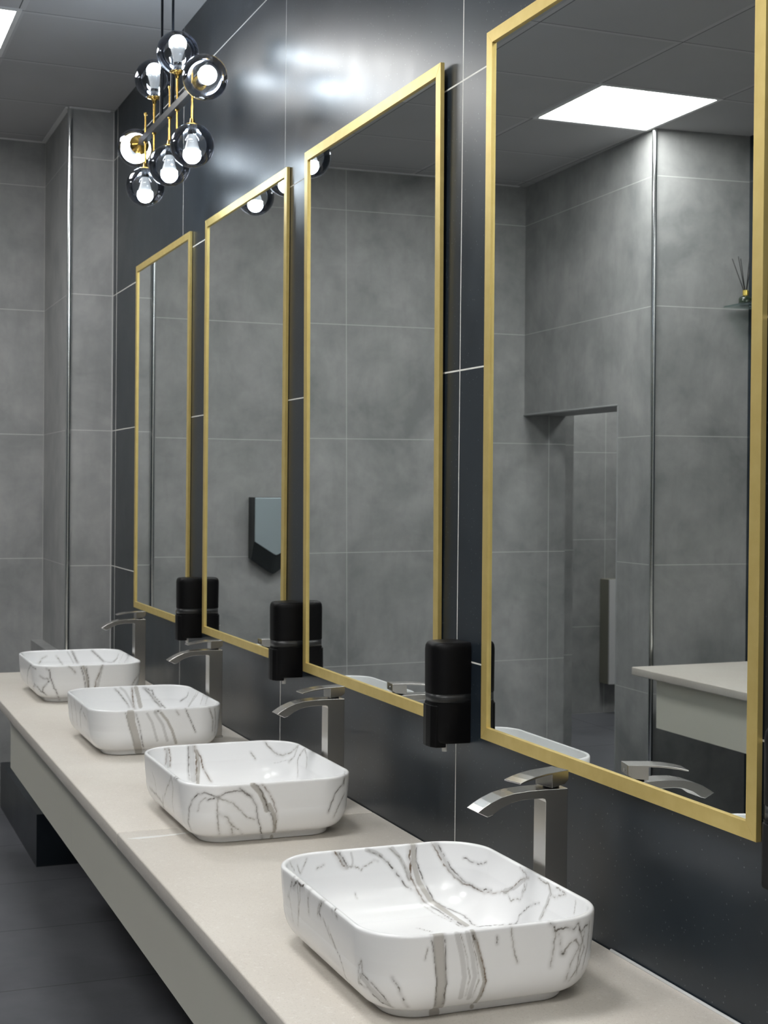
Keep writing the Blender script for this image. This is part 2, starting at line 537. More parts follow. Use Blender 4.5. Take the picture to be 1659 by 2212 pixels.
# ------------------------------------------------------------------ soap dispensers
def dshape(a, d, n=3.2, k=28):
    pts = []
    for i in range(k + 1):
        th = math.pi * i / k
        c, s = math.cos(th), math.sin(th)
        pts.append((-d * abs(s) ** (2 / n), a * math.copysign(abs(c) ** (2 / n), c)))
    return pts
def make_dispenser():
    t = thing('soap_dispenser', 'x', 'soap dispenser', (0, 0, 1.045))
    def shell(levels):
        """levels = (z, scale, shift) rings of the D shape"""
        v, f = [], []
        base = dshape(0.044, 0.078)
        n = len(base)
        for z, s, cut in levels:
            for x, y in base:
                v.append((min(x * s, -0.0005), y * s, z))
        for L in range(len(levels) - 1):
            for i in range(n):
                j = (i + 1) % n
                f.append((L * n + i, L * n + j, (L + 1) * n + j, (L + 1) * n + i))
        f.append(list(range(n)))
        f.append([(len(levels) - 1) * n + i for i in range(n)])
        return v, f
    v, f = shell([(0.005, 0.86, 0), (0.0, 0.9, 0), (0.002, 0.95, 0), (0.008, 0.985, 0), (0.082, 0.99, 0)][1:] )
    o = link('lower_cover', mesh('lower_cover', v, f, True), M['black_plastic'], t)
    o.data.set_sharp_from_angle(angle=math.radians(50))
    v, f = shell([(0.082, 0.975, 0), (0.102, 0.975, 0)])
    link('level_window', mesh('level_window', v, f, True), M['smoke_plastic'], t)['label'] = 'smoky gray window strip'
    v, f = shell([(0.102, 0.99, 0), (0.190, 1.0, 0), (0.198, 0.985, 0), (0.203, 0.95, 0), (0.2055, 0.90, 0), (0.206, 0.82, 0)])
    o = link('upper_cover', mesh('upper_cover', v, f, True), M['black_plastic'], t)
    o.data.set_sharp_from_angle(angle=math.radians(50))
    # push bar at the front, reaching lower than the body
    pb = [(-0.050, -0.034), (-0.072, -0.030), (-0.079, -0.018), (-0.081, 0.0), (-0.079, 0.018), (-0.072, 0.030), (-0.050, 0.034)]
    MB().prism(pb, -0.008, 0.078, 0.002, axes=(0, 1, 2)).build('push_bar', M['black_plastic'], t)
    MB().lathe([(0, -0.019), (0.0055, -0.019), (0.0065, 0.006), (0, 0.006)], (-0.044, -0.012, 0), (0, 0, 1), 16).build('nozzle', M['white_plastic'], t, smooth=True, angle=40)['label'] = 'small white nozzle'
    return t
dis0 = make_dispenser()
DISP = [(2.690, 'black soap dispenser between the two nearest mirrors, largest in view'),
        (3.762, 'black soap dispenser between the second and third mirrors from the camera'),
        (4.845, 'farthest black soap dispenser, between the two farthest mirrors'),
        (1.556, 'black soap dispenser cut off by the right edge of the picture')]
for i, (y, lab) in enumerate(DISP):
    o = dis0 if i == 0 else copy_tree(dis0)
    o.location = (0, y, 1.034)
    tag(o, lab, group='black soap dispensers')

# ------------------------------------------------------------------ faucets
def make_faucet(rot, t=None):
    t = thing('basin_faucet', 'x', 'faucet', (-0.089, 0, ZC))
    # profile in local x (towards the room = negative), z above the counter
    top = [(0.021, 0.2705), (-0.020, 0.2712), (-0.050, 0.2709), (-0.080, 0.2689), (-0.102, 0.2640), (-0.123, 0.2557), (-0.136, 0.2486), (-0.1472, 0.2414)]
    bot = [(-0.1286, 0.2325), (-0.119, 0.2352), (-0.1026, 0.2461), (-0.0846, 0.2529), (-0.0652, 0.2562), (-0.0457, 0.2565), (-0.027, 0.2563), (-0.0225, 0.2545), (-0.021, 0.250)]
    pts = top + bot + [(-0.021, 0.004), (0.021, 0.004)]
    MB().prism(pts, -0.021, 0.021, 0.0008).build('faucet_body', M['nickel'], t)
    MB().box(-0.024, 0.024, -0.024, 0.024, 0, 0.005, 0.0012).build('base_flange', M['nickel'], t)
    # lever, turned about the column axis; local to the lever
    lev = D.objects.new('lever_pivot', None)
    me_pts = [(0.021, 0.3000), (-0.030, 0.2990), (-0.055, 0.2965), (-0.072, 0.2935), (-0.088, 0.2895), (-0.0875, 0.2872), (-0.070, 0.2905), (-0.052, 0.2932), (-0.030, 0.2955),
              (-0.0165, 0.2962), (-0.0165, 0.2735), (0.012, 0.2765), (0.021, 0.2830)]
    D.objects.remove(lev)
    o = MB().prism(me_pts, -0.0205, 0.0205, 0.0007).build('lever', M['nickel'], t)
    o.rotation_euler = (0, 0, rot)
    MB().lathe([(0, 0.2705), (0.014, 0.2705), (0.014, 0.277), (0, 0.277)], (0, 0, 0), (0, 0, 1), 24).build('cartridge_collar', M['black_metal'], t, smooth=True, angle=40)
    s = MB().lathe([(0, 0), (0.0032, 0), (0.0032, 0.0012), (0, 0.0012)], (0.0205, 0, 0.289), (1, 0, 0), 16).build('screw_cover', M['chrome'], o, smooth=True, angle=40)
    return t
FAUC = [(2.141, 15, 'brushed steel faucet behind the nearest basin, lever turned towards the camera'),
        (3.226, 4, 'brushed steel faucet behind the second basin from the camera'),
        (4.311, 0, 'brushed steel faucet behind the third basin from the camera'),
        (5.396, 0, 'brushed steel faucet behind the farthest basin')]
for i, (y, rot, lab) in enumerate(FAUC):
    if i == 0:
        fa0 = o = make_faucet(0)
    else:
        o = copy_tree(fa0)
    o.location = (-0.089, y, ZC)
    for ch in [x for x in D.objects if x.parent == o and x.name.startswith('lever')]:
        ch.rotation_euler = (0, 0, math.radians(rot))
    tag(o, lab, group='brushed steel basin faucets')

# ------------------------------------------------------------------ basins
HX, HY = 0.195, 0.252
def basin_profile():
    """(inset from the outer outline, height) from the foot over the rim to the inner floor"""
    P = [(0.048, 0.0), (0.0465, 0.002), (0.0450, 0.0125), (0.0425, 0.0140)]
    for k in range(61):                      # outer belly
        a = math.radians(90 * k / 60)
        P.append((0.0350 * (1 - math.sin(a)) + 0.0040, 0.015 + 0.058 * (1 - math.cos(a))))
    P += [(0.0020, 0.092), (0.0006, 0.114), (0.0, 0.129)]
    for k in range(1, 8):                    # rim
        a = math.radians(180 * k / 8)
        P.append((0.0045 * (1 - math.cos(a)), 0.1305 + 0.0045 * math.sin(a)))
    P += [(0.0092, 0.128), (0.0110, 0.114), (0.0140, 0.092)]
    for k in range(1, 61):
        a = math.radians(90 * k / 60)
        P.append((0.0140 + 0.062 * (1 - math.cos(a)), 0.092 - 0.069 * math.sin(a)))
    return P
def resample(P, n):
    P = np.array(P)
    d = np.concatenate([[0], np.cumsum(np.hypot(*np.diff(P, axis=0).T))])
    s = np.linspace(0, d[-1], n)
    return np.stack([np.interp(s, d, P[:, 0]), np.interp(s, d, P[:, 1])], 1)
def outline(hx, hy, r, n):
    """n points of a rounded rectangle at even arc length"""
    pts = []
    for cx, cy, a0 in ((hx - r, hy - r, 0), (-hx + r, hy - r, 90), (-hx + r, -hy + r, 180), (hx - r, -hy + r, 270)):
        for k in range(121):
            a = math.radians(a0 + 90 * k / 120)
            pts.append((cx + r * math.cos(a), cy + r * math.sin(a)))
    pts.append(pts[0])
    P = np.array(pts)
    d = np.concatenate([[0], np.cumsum(np.hypot(*np.diff(P, axis=0).T))])
    s = np.linspace(0, d[-1], n, endpoint=False)
    return np.stack([np.interp(s, d, P[:, 0]), np.interp(s, d, P[:, 1])], 1)
def basin_verts(nu, nv, nf):
    prof = resample(basin_profile(), nv)
    rings = []
    for ins, z in prof:
        r = max(0.088 - 0.75 * ins, 0.03)
        o = outline(HX - ins, HY - ins, r, nu)
        rings.append(np.column_stack([o, np.full(nu, z)]))
    ins, z = prof[-1]
    last = rings[-1]
    for k in range(1, nf + 1):               # inner floor, falling gently to the drain
        f = 1 - k / nf
        f = max(f, 0.12)
        rings.append(np.column_stack([last[:, :2] * f, np.full(nu, z - 0.007 * (1 - f))]))
        if f <= 0.12:
            break
    return rings
VEINS = {
    'b1': [
        ('b', 18, 0.02, [(-968,-2488,1347),(-971,-2518,1250),(-958,-2514,1140),(-944,-2507,1030),(-933,-2501,938),(-920,-2492,844),(-908,-2482,750),(-897,-2477,658),(-899,-2461,546),(-894,-2428,427),(-873,-2360,294),(-818,-2058,43)]),
        ('d', 1.6, 0.1, [(-865,-2495,1344),(-868,-2518,1242),(-860,-2513,1131),(-850,-2506,1019),(-843,-2500,927),(-834,-2491,834),(-825,-2481,740),(-819,-2476,649),(-828,-2459,535),(-828,-2422,413),(-811,-2347,276)]),
        ('d', 1.3, 0.1, [(-1076,-2483,1348),(-1074,-2518,1255),(-1055,-2514,1148),(-1035,-2508,1040),(-1020,-2502,948),(-1003,-2493,854),(-987,-2483,760),(-972,-2478,667),(-973,-2467,575),(-969,-2444,478),(-958,-2406,374),(-931,-2330,256)]),
        ('s', 9, 0.03, [(-680,-2511,1329),(-661,-2518,1247),(-637,-2515,1162),(-613,-2510,1075),(-588,-2504,989),(-570,-2496,885),(-550,-2485,779),(-532,-2478,675),(-548,-2467,574),(-556,-2441,466),(-555,-2394,350)]),
        ('s', 8, 0.03, [(-517,-2512,1327),(-497,-2518,1241),(-473,-2514,1151),(-448,-2509,1061),(-423,-2503,970),(-404,-2494,865),(-384,-2483,759),(-367,-2477,655),(-393,-2462,548),(-413,-2431,436),(-418,-2371,311)]),
        ('g', 1.2, 0.12, [(-622,-2514,1324),(-599,-2518,1240),(-572,-2515,1154),(-543,-2509,1068),(-515,-2504,981),(-494,-2495,876),(-471,-2484,770),(-450,-2477,665),(-465,-2467,574),(-476,-2444,478),(-479,-2406,375)]),
        ('g', 1.2, 0.12, [(-425,-2516,1184),(-403,-2511,1098),(-382,-2506,1011),(-360,-2500,925),(-336,-2491,837),(-319,-2479,711),(-302,-2469,585),(-330,-2452,502),(-351,-2423,416),(-365,-2378,322)]),
        ('b', 8, 0.04, [(-434,-2496,1344),(-405,-2518,1250),(-364,-2514,1147),(-333,-2508,1041),(-302,-2501,936),(-269,-2490,829),(-236,-2479,701),(-202,-2466,572),(-229,-2437,453),(-242,-2378,322),(-264,-2298,222),(-212,-2061,59)]),
        ('d', 3, 0.25, [(-428,-2519,1290),(-386,-2517,1204)]),
        ('r', 1.6, 0.12, [(-359,-2515,1176),(-330,-2511,1089),(-302,-2505,1002),(-273,-2499,915),(-243,-2490,826),(-211,-2479,698),(-178,-2466,569),(-204,-2437,455),(-218,-2382,329)]),
        ('g', 1.2, 0.15, [(-1132,-2513,1171),(-1150,-2506,1085),(-1168,-2499,999)]),
        ('d', 1.8, 0.15, [(-1585,-2298,727),(-1540,-2326,649),(-1491,-2344,567),(-1418,-2326,404),(-1334,-2275,269)]),
        ('g', 1.6, 0.15, [(-1877,-1719,506),(-1892,-1752,606),(-1898,-1762,697),(-1894,-1864,879),(-1883,-1863,784),(-1874,-1868,692),(-1876,-1742,513)]),
        ('d', 1.8, 0.15, [(-1875,-1862,681),(-1839,-1956,639),(-1796,-2031,591),(-1746,-2088,529),(-1691,-2131,462),(-1621,-2148,367),(-1534,-2122,254)]),
        ('d', 1.6, 0.15, [(-1875,-1715,498),(-1821,-1934,503),(-1748,-1995,394),(-1641,-2052,295),(-1576,-2098,268),(-1502,-2122,232)]),
        ('s', 10, 0.05, [(-1883,-1817,638),(-1849,-1909,580),(-1806,-1976,515),(-1750,-2040,454),(-1687,-2085,386),(-1570,-2116,278)]),
        ('d', 1.7, 0.2, [(-1938,-325,1049),(-1934,-411,988),(-1930,-496,927),(-1924,-575,864),(-1914,-781,766),(-1908,-995,674),(-1900,-1052,597),(-1884,-1088,513),(-1825,-1074,353)]),
        ('g', 2.2, 0.2, [(-1933,-550,969),(-1928,-640,900),(-1920,-723,829),(-1914,-801,772)]),
        ('d', 2.2, 0.25, [(-1934,1117,1338),(-1945,1242,1153),(-1930,1443,927)]),
        ('d', 4, 0.25, [(-1946,1131,1182),(-1945,923,1321),(-1949,720,1290),(-1941,601,1330)]),
        ('g', 1.6, 0.2, [(-1949,909,1274),(-1945,894,1165),(-1939,885,1055),(-1932,879,944),(-1919,930,816),(-1908,976,690),(-1894,1034,559)]),
        ('g', 1.6, 0.2, [(-1949,751,1282),(-1944,790,1137),(-1934,840,988),(-1925,881,875),(-1913,932,759),(-1906,968,647)]),
        ('g', 3, 0.2, [(-1931,294,1340),(-1946,378,1181),(-1939,378,1065),(-1932,381,948)]),
        ('d', 2.6, 0.2, [(-1941,-354,1329),(-1947,-200,1208),(-1942,-141,1110),(-1938,-200,1052)]),
        ('g', 2.6, 0.2, [(-1944,-267,1322),(-1944,-97,1147),(-1938,-62,1039)]),
        ('d', 2.4, 0.3, [(-1948,-749,1311),(-1925,-842,1344),(-1949,-973,1264)]),
        ('g', 1.4, 0.2, [(-1936,1373,1015),(-1928,1351,900),(-1915,1342,781),(-1908,1296,673),(-1894,1270,559)]),
        ('d', 1.6, 0.2, [(-38,-2517,1217),(-31,-2512,1110)]),
        ('g', 1.6, 0.12, [(191,-2512,1328),(200,-2518,1238),(215,-2514,1144),(230,-2508,1050),(258,-2503,962),(286,-2495,874),(316,-2486,785)]),
        ('d', 2.2, 0.2, [(836,-2515,1322),(924,-2516,1191),(1096,-2517,1234),(1247,-2497,1182),(1325,-2480,1262),(1386,-2452,1108),(1467,-2419,1167),(1551,-2370,1182)]),
        ('g', 2.2, 0.15, [(924,-2516,1191),(915,-2509,1067),(907,-2501,943),(895,-2493,850),(883,-2483,756),(869,-2477,664)]),
        ('g', 2.4, 0.2, [(987,-2515,1153),(1009,-2505,994),(1063,-2492,846),(1145,-2497,940),(1297,-2475,1016),(1359,-2443,876),(1298,-2453,792),(1239,-2460,708),(1206,-2459,614),(1181,-2445,515),(1166,-2410,407)]),
        ('g', 2.2, 0.15, [(1472,-2412,1103),(1444,-2419,1014),(1418,-2425,926),(1395,-2424,835),(1373,-2422,744),(1360,-2421,657),(1353,-2411,566),(1357,-2382,469)]),
        ('g', 1.6, 0.12, [(1602,-2337,1223),(1594,-2337,1130),(1589,-2333,1036),(1585,-2328,941),(1585,-2315,844),(1559,-2322,762),(1531,-2335,683),(1506,-2341,602),(1492,-2329,514)]),
        ('g', 1.6, 0.12, [(1376,-2457,1126),(1427,-2425,987),(1487,-2379,842),(1451,-2388,756),(1411,-2401,671),(1378,-2405,582),(1298,-2408,484),(1235,-2381,374)]),
        ('d', 2.4, 0.3, [(1046,-2491,839),(1087,-2491,843)]),
        ('r', 3, 0.2, [(-755,2439,1329),(-665,2418,1199),(-573,2400,1065)]),
        ('d', 2, 0.2, [(-661,2432,1312),(-606,2420,1216),(-552,2407,1119),(-527,2399,1061)]),
        ('s', 6, 0.05, [(-699,2432,1308),(-645,2419,1206),(-591,2405,1105)]),
        ('s', 5, 0.1, [(-449,2429,1287),(-424,2406,1108),(-458,2396,1041)]),
        ('g', 1.4, 0.3, [(-536,2395,1030),(-342,2395,1031),(-267,2387,971),(-106,2402,1081),(53,2405,1103)]),
        ('s', 9, 0.1, [(-155,2433,1316),(19,2424,1249),(115,2416,1187)]),
        ('d', 2, 0.2, [(-116,2431,1303),(-11,2424,1246),(96,2416,1189),(249,2400,1069),(323,2386,964),(400,2376,859),(509,2349,708),(649,2298,579)]),
        ('s', 9, 0.08, [(338,2431,1301),(413,2418,1202),(489,2405,1102),(540,2391,1000),(592,2379,896),(642,2360,748)]),
        ('g', 2, 0.15, [(278,2431,1306),(365,2422,1233),(451,2412,1159),(506,2399,1056),(562,2384,953),(599,2375,841),(632,2356,732)]),
        ('r', 3.2, 0.15, [(692,2467,1348),(674,2420,1222),(668,2403,1087),(669,2388,979),(673,2377,871),(675,2363,763),(723,2332,655),(763,2284,553),(816,2216,455),(858,2127,365)]),
        ('d', 1.6, 0.12, [(806,2452,1342),(795,2423,1245),(791,2410,1143),(786,2397,1041),(822,2383,942),(860,2375,842),(894,2359,744),(968,2293,568),(1002,2229,471),(1025,2143,381),(1096,2074,337),(1157,1985,300),(1221,1889,277),(1274,1772,261),(1318,1636,252),(1313,1426,245),(1302,1205,243),(1290,988,240)]),
        ('b', 11, 0.05, [(741,2440,1332),(740,2419,1213),(742,2404,1093),(743,2387,973),(785,2373,824),(818,2341,681),(877,2297,576),(927,2234,477),(968,2149,384),(1046,2067,325),(1108,1951,277),(1151,1793,244),(1167,1567,230),(1166,1308,229),(1164,1051,228)]),
        ('d', 1.8, 0.12, [(858,2127,365),(934,2056,315),(1001,1965,272),(1051,1837,241),(1071,1617,228),(1078,1374,224),(1103,1185,225),(1126,998,226)]),
        ('g', 1.2, 0.12, [(774,2117,357),(851,2018,294),(910,1878,244),(955,1740,230),(986,1574,225),(1014,1405,222),(1041,1208,221),(1066,1008,223)]),
        ('r', 1.8, 0.15, [(1107,2444,1338),(1156,2416,1247),(1209,2394,1154),(1258,2366,1045),(1306,2333,937),(1388,2287,829),(1461,2219,728),(1542,2130,678),(1614,2020,635),(1686,1870,612),(1734,1674,603),(1759,1434,646),(1774,1182,694),(1796,909,782),(1811,629,925),(1825,505,1027),(1838,382,1128),(1851,109,1224)]),
        ('d', 1.8, 0.15, [(1201,2427,1334),(1258,2392,1226),(1315,2358,1117),(1377,2312,992),(1438,2263,868),(1497,2212,801),(1551,2149,737),(1597,2071,679),(1662,1949,639),(1712,1796,610),(1758,1599,645),(1775,1347,697)]),
        ('s', 6, 0.05, [(1156,2436,1336),(1214,2403,1227),(1273,2373,1117),(1317,2342,1021),(1361,2309,925),(1405,2278,830),(1464,2227,763),(1517,2163,700),(1564,2087,641)]),
        ('s', 8, 0.1, [(1799,915,798),(1813,557,944),(1828,398,1054),(1843,241,1163)]),
        ('g', 1.8, 0.25, [(1793,903,766),(1786,574,731),(1803,305,819),(1817,223,970),(1837,153,1117)]),
        ('g', 1.8, 0.25, [(1866,456,1324),(1857,316,1272),(1850,182,1220),(1832,225,1082),(1813,268,943)]),
        ('d', 1.6, 0.2, [(1612,2158,1083),(1710,2019,1035),(1772,1890,1024),(1833,1674,1109)]),
        ('g', 2.4, 0.2, [(1862,-220,1308),(1860,-410,1292),(1858,-598,1277),(1844,-696,1169),(1828,-640,1055),(1813,-584,940),(1802,-511,816),(1777,-466,701)]),
        ('g', 1.8, 0.25, [(1853,-608,1239),(1862,-866,1313),(1859,-1143,1287),(1850,-951,1220),(1842,-756,1152)]),
        ('s', 6, 0.1, [(1847,-655,1192),(1829,-603,1062),(1812,-551,931),(1801,-475,810),(1775,-426,697)]),
        ('d', 1.3, 0.2, [(1663,175,476),(1735,205,592),(1771,110,684),(1796,-7,783),(1812,-350,937)]),
        ('d', 1.3, 0.2, [(1656,161,467),(1611,325,415),(1560,480,367),(1501,621,324),(1441,735,290),(1372,834,262),(1293,912,241)]),
        ('g', 1.2, 0.15, [(1856,-1459,1267),(1844,-1461,1171),(1831,-1463,1075)]),
        ('g', 1.4, 0.15, [(-1492,2280,1197),(-1430,2292,1039)]),
        ('g', 1.4, 0.15, [(-1287,2390,1267),(-1345,2354,1166),(-1406,2310,1068)]),
        ('g', 1.4, 0.3, [(-963,2408,1126),(-1071,2403,1094),(-1092,2398,1068)]),
        ('g', 1.4, 0.15, [(-1670,2141,1301),(-1572,2207,1133)]),
        ('g', 1.4, 0.2, [(328,1258,210),(411,1140,205),(494,1023,201)]),
        ('g', 1.2, 0.2, [(-409,2309,603),(-386,2265,522)]),
    ],
    'b2': [
        ('d', 1.8, 0.15, [(-1723,-1903,289),(-1796,-1955,458),(-1805,-2004,566),(-1807,-2029,668),(-1807,-2044,767),(-1786,-2105,887),(-1763,-2155,1003),(-1720,-2216,1077),(-1676,-2269,1150),(-1556,-2368,1190),(-1427,-2437,1143),(-1291,-2482,1094)]),
        ('g', 2.2, 0.15, [(-1291,-2481,1079),(-1293,-2474,992),(-1295,-2467,905),(-1297,-2456,816),(-1289,-2448,718),(-1282,-2443,621),(-1271,-2427,521),(-1256,-2403,433),(-1237,-2362,341),(-1208,-2291,240)]),
        ('d', 2, 0.15, [(-1291,-2482,1094),(-1209,-2502,1140),(-1124,-2514,1183),(-1021,-2516,1194),(-918,-2517,1204),(-829,-2516,1195),(-739,-2516,1186),(-648,-2513,1127),(-587,-2509,1064),(-525,-2505,1001),(-477,-2499,910),(-428,-2489,817),(-417,-2479,698),(-405,-2468,579),(-357,-2437,452),(-299,-2376,318),(-238,-2230,175),(-168,-2054,23)]),
        ('g', 2, 0.15, [(-1263,-2486,1050),(-1178,-2499,1025),(-1090,-2504,998),(-941,-2501,929),(-878,-2494,858),(-816,-2486,787),(-739,-2479,708),(-662,-2474,629),(-567,-2469,589),(-472,-2462,548)]),
        ('d', 2, 0.2, [(-1489,-2397,1025),(-1372,-2454,1065),(-1258,-2490,1093)]),
        ('g', 1.4, 0.15, [(-1671,-2227,767),(-1648,-2266,874),(-1624,-2300,980),(-1528,-2378,1075)]),
        ('g', 3, 0.2, [(-1252,-2458,727),(-1109,-2475,657),(-1046,-2465,567),(-980,-2443,473),(-947,-2394,351),(-898,-2290,215)]),
        ('g', 2, 0.2, [(-980,-2443,473),(-899,-2422,411),(-815,-2392,348),(-693,-2287,213)]),
        ('b', 13, 0.04, [(-531,-2515,1322),(-448,-2518,1230),(-364,-2514,1136),(-308,-2507,1030),(-252,-2500,923),(-226,-2491,832),(-199,-2481,741)]),
        ('d', 2.2, 0.2, [(-499,-2509,1333),(-397,-2520,1279),(-350,-2516,1180),(-302,-2510,1081),(-254,-2504,982),(-221,-2497,891),(-187,-2487,799),(-143,-2479,717),(-100,-2475,635),(-55,-2462,551),(-27,-2426,421),(13,-2351,282)]),
        ('r', 2, 0.15, [(-321,-2518,1308),(-245,-2517,1216),(-167,-2513,1123),(-125,-2508,1041),(-82,-2503,959),(-38,-2496,877),(-13,-2484,766),(10,-2477,656),(36,-2461,544),(30,-2436,451),(28,-2396,355),(36,-2326,251)]),
        ('b', 9, 0.05, [(-144,-2493,855),(-105,-2485,773),(-67,-2478,691),(-28,-2472,609),(-17,-2454,512),(-1,-2422,412),(23,-2367,305),(36,-2209,166),(47,-2055,27)]),
        ('d', 2.2, 0.2, [(-815,-2519,1255),(-708,-2514,1146),(-557,-2509,1062)]),
        ('d', 3.4, 0.2, [(1684,-2214,1348),(1644,-2305,1258),(1637,-2304,1150)]),
        ('d', 2.2, 0.15, [(1622,-2318,1168),(1543,-2372,1115),(1470,-2410,1058),(1400,-2438,999),(1350,-2449,901),(1303,-2453,801),(1265,-2453,690),(1228,-2450,578)]),
        ('g', 2.2, 0.15, [(1678,-2243,911),(1614,-2290,835),(1554,-2325,757),(1496,-2357,678),(1455,-2371,603),(1418,-2373,525),(1387,-2359,443)]),
        ('g', 2.2, 0.15, [(-1949,-968,1294),(-1946,-1053,1191),(-1941,-1127,1087),(-1933,-1079,968),(-1922,-1017,846),(-1910,-948,722),(-1901,-993,608),(-1874,-959,477)]),
        ('g', 1.4, 0.15, [(-1937,945,1025),(-1932,822,954),(-1926,708,881),(-1915,684,776),(-1908,642,674)]),
        ('d', 2.2, 0.2, [(-1896,1393,572),(-1896,1038,571),(-1896,690,570),(-1886,323,520),(-1865,209,446),(-1827,169,356)]),
        ('g', 2.2, 0.15, [(-1949,-968,1264),(-1944,-792,1141),(-1936,-602,1013),(-1928,-464,900),(-1915,-306,782),(-1908,-167,667)]),
        ('d', 2.2, 0.15, [(-1907,-31,655),(-1885,24,517),(-1811,300,327)]),
        ('s', 10, 0.1, [(-1892,1270,549),(-1890,926,538),(-1887,588,528),(-1881,343,500),(-1872,112,470)]),
        ('d', 3, 0.2, [(-1937,-1266,1335),(-1929,-1503,1342)]),
        ('r', 2, 0.15, [(-1298,2389,1290),(-1267,2373,1110),(-1279,2355,1015),(-1291,2337,920)]),
        ('r', 2, 0.15, [(-1202,2415,1296),(-1182,2403,1182),(-1163,2390,1067),(-1169,2374,959),(-1174,2363,849)]),
        ('s', 8, 0.05, [(-1245,2404,1284),(-1240,2390,1178),(-1236,2375,1071),(-1232,2361,965),(-1227,2352,858)]),
        ('d', 2.2, 0.15, [(-708,2432,1314),(-705,2421,1222),(-703,2409,1130),(-701,2396,1039),(-706,2382,931),(-710,2373,823),(-716,2351,717),(-707,2317,621),(-702,2269,529)]),
        ('r', 3, 0.2, [(-549,2431,1305),(-520,2408,1125),(-517,2395,1028),(-513,2381,930),(-509,2374,832),(-512,2359,741),(-519,2331,652),(-528,2292,566),(-541,2239,483)]),
        ('r', 2.4, 0.15, [(-549,2429,1289),(-476,2414,1171),(-403,2398,1053),(-383,2385,955),(-362,2376,856),(-342,2362,757),(-282,2327,644),(-228,2273,534),(-175,2212,450)]),
        ('s', 14, 0.05, [(-627,2430,1293),(-624,2417,1196),(-621,2404,1099),(-618,2391,1001),(-615,2379,904),(-611,2370,806),(-608,2347,702),(-608,2309,602),(-613,2255,505)]),
        ('b', 9, 0.05, [(-501,2416,1189),(-484,2402,1080),(-466,2387,971),(-448,2377,861),(-456,2364,768),(-467,2339,677),(-481,2303,588),(-498,2253,503),(-520,2187,421)]),
        ('g', 2.4, 0.2, [(1247,2438,1347),(1294,2388,1271),(1347,2357,1192),(1406,2320,1128),(1463,2276,1064),(1601,2154,1010),(1691,2052,1048),(1770,1920,1092),(1821,1810,1183),(1857,1657,1282),(1876,1559,1338)]),
        ('g', 2.2, 0.15, [(1865,1577,1322),(1843,1664,1179),(1816,1735,1037),(1779,1836,952),(1738,1922,868)]),
        ('g', 2.4, 0.15, [(1881,1108,1342),(1853,1227,1241),(1839,1388,1131),(1819,1480,983),(1808,1446,888),(1798,1413,794),(1778,1350,706),(1749,1259,624)]),
        ('g', 2.4, 0.15, [(1876,1093,1338),(1854,950,1252),(1843,838,1162),(1828,815,1049),(1812,792,937)]),
        ('g', 2, 0.15, [(888,2401,1076),(947,2389,988),(1005,2379,898)]),
        ('s', 3, 0.15, [(1455,2242,801),(1596,2133,846),(1695,2007,896),(1780,1837,955)]),
    ],
    'b3': [
        ('b', 23, 0.03, [(-877,-2520,1279),(-866,-2516,1184),(-855,-2511,1090),(-844,-2505,994),(-816,-2499,906),(-789,-2489,817),(-761,-2480,728),(-734,-2475,640),(-714,-2464,558),(-692,-2443,475),(-668,-2413,389),(-640,-2364,300),(-603,-2275,203),(-540,-2064,84)]),
        ('d', 1.8, 0.12, [(-728,-2519,1254),(-702,-2515,1172),(-677,-2511,1090),(-652,-2506,1008),(-626,-2500,925),(-609,-2492,843),(-592,-2483,760),(-576,-2478,678),(-559,-2470,595),(-541,-2454,511),(-518,-2428,426),(-493,-2388,339),(-462,-2322,247),(-390,-2071,120)]),
        ('g', 1.8, 0.12, [(-1021,-2519,1286),(-998,-2516,1200),(-975,-2512,1114),(-952,-2507,1027),(-929,-2501,941),(-904,-2494,861),(-879,-2485,780),(-854,-2479,700),(-830,-2473,620),(-804,-2460,539),(-776,-2438,456),(-746,-2404,370)]),
        ('s', 8, 0.05, [(-401,-2518,1232),(-351,-2514,1143),(-301,-2509,1054),(-250,-2503,964),(-224,-2495,875),(-196,-2486,785),(-170,-2479,696),(-143,-2471,607),(-115,-2455,516),(-83,-2426,423)]),
        ('s', 9, 0.05, [(-183,-2519,1265),(-136,-2516,1190),(-88,-2512,1116),(-39,-2508,1040),(9,-2503,965),(58,-2497,889),(87,-2487,794),(116,-2479,698),(145,-2471,603),(177,-2453,506),(212,-2419,406)]),
        ('b', 9, 0.05, [(7,-2517,1227),(66,-2514,1151),(127,-2510,1076),(187,-2505,1000),(238,-2498,899),(290,-2487,799),(342,-2479,698),(373,-2471,605),(406,-2454,509),(442,-2422,411),(483,-2370,310)]),
        ('d', 1.8, 0.15, [(712,-2514,1323),(751,-2518,1234),(792,-2514,1145),(834,-2509,1055),(873,-2503,967),(912,-2496,880),(952,-2487,792),(992,-2479,704),(1031,-2472,617)]),
        ('g', 2.2, 0.15, [(445,-2520,1278),(527,-2514,1152)]),
        ('d', 4, 0.2, [(-125,-2519,1283),(-53,-2519,1288)]),
        ('g', 3, 0.12, [(1448,-2433,1276),(1480,-2413,1191),(1514,-2389,1105),(1549,-2360,1018),(1585,-2327,931),(1585,-2315,844),(1585,-2302,758),(1584,-2296,672),(1584,-2283,586)]),
        ('g', 2.4, 0.12, [(1638,-2309,1249),(1651,-2293,1158),(1665,-2272,1066),(1680,-2248,973),(1696,-2219,879),(1692,-2209,795),(1688,-2201,712),(1682,-2199,629),(1681,-2178,543),(1687,-2130,452)]),
        ('d', 2.4, 0.15, [(1886,-1952,1144),(1867,-1981,1049),(1851,-2000,953),(1841,-1999,853)]),
        ('g', 2.4, 0.15, [(-1946,1126,1196),(-1941,1094,1087),(-1934,1071,978),(-1924,1063,866),(-1913,1053,760),(-1907,1014,658),(-1891,1029,547)]),
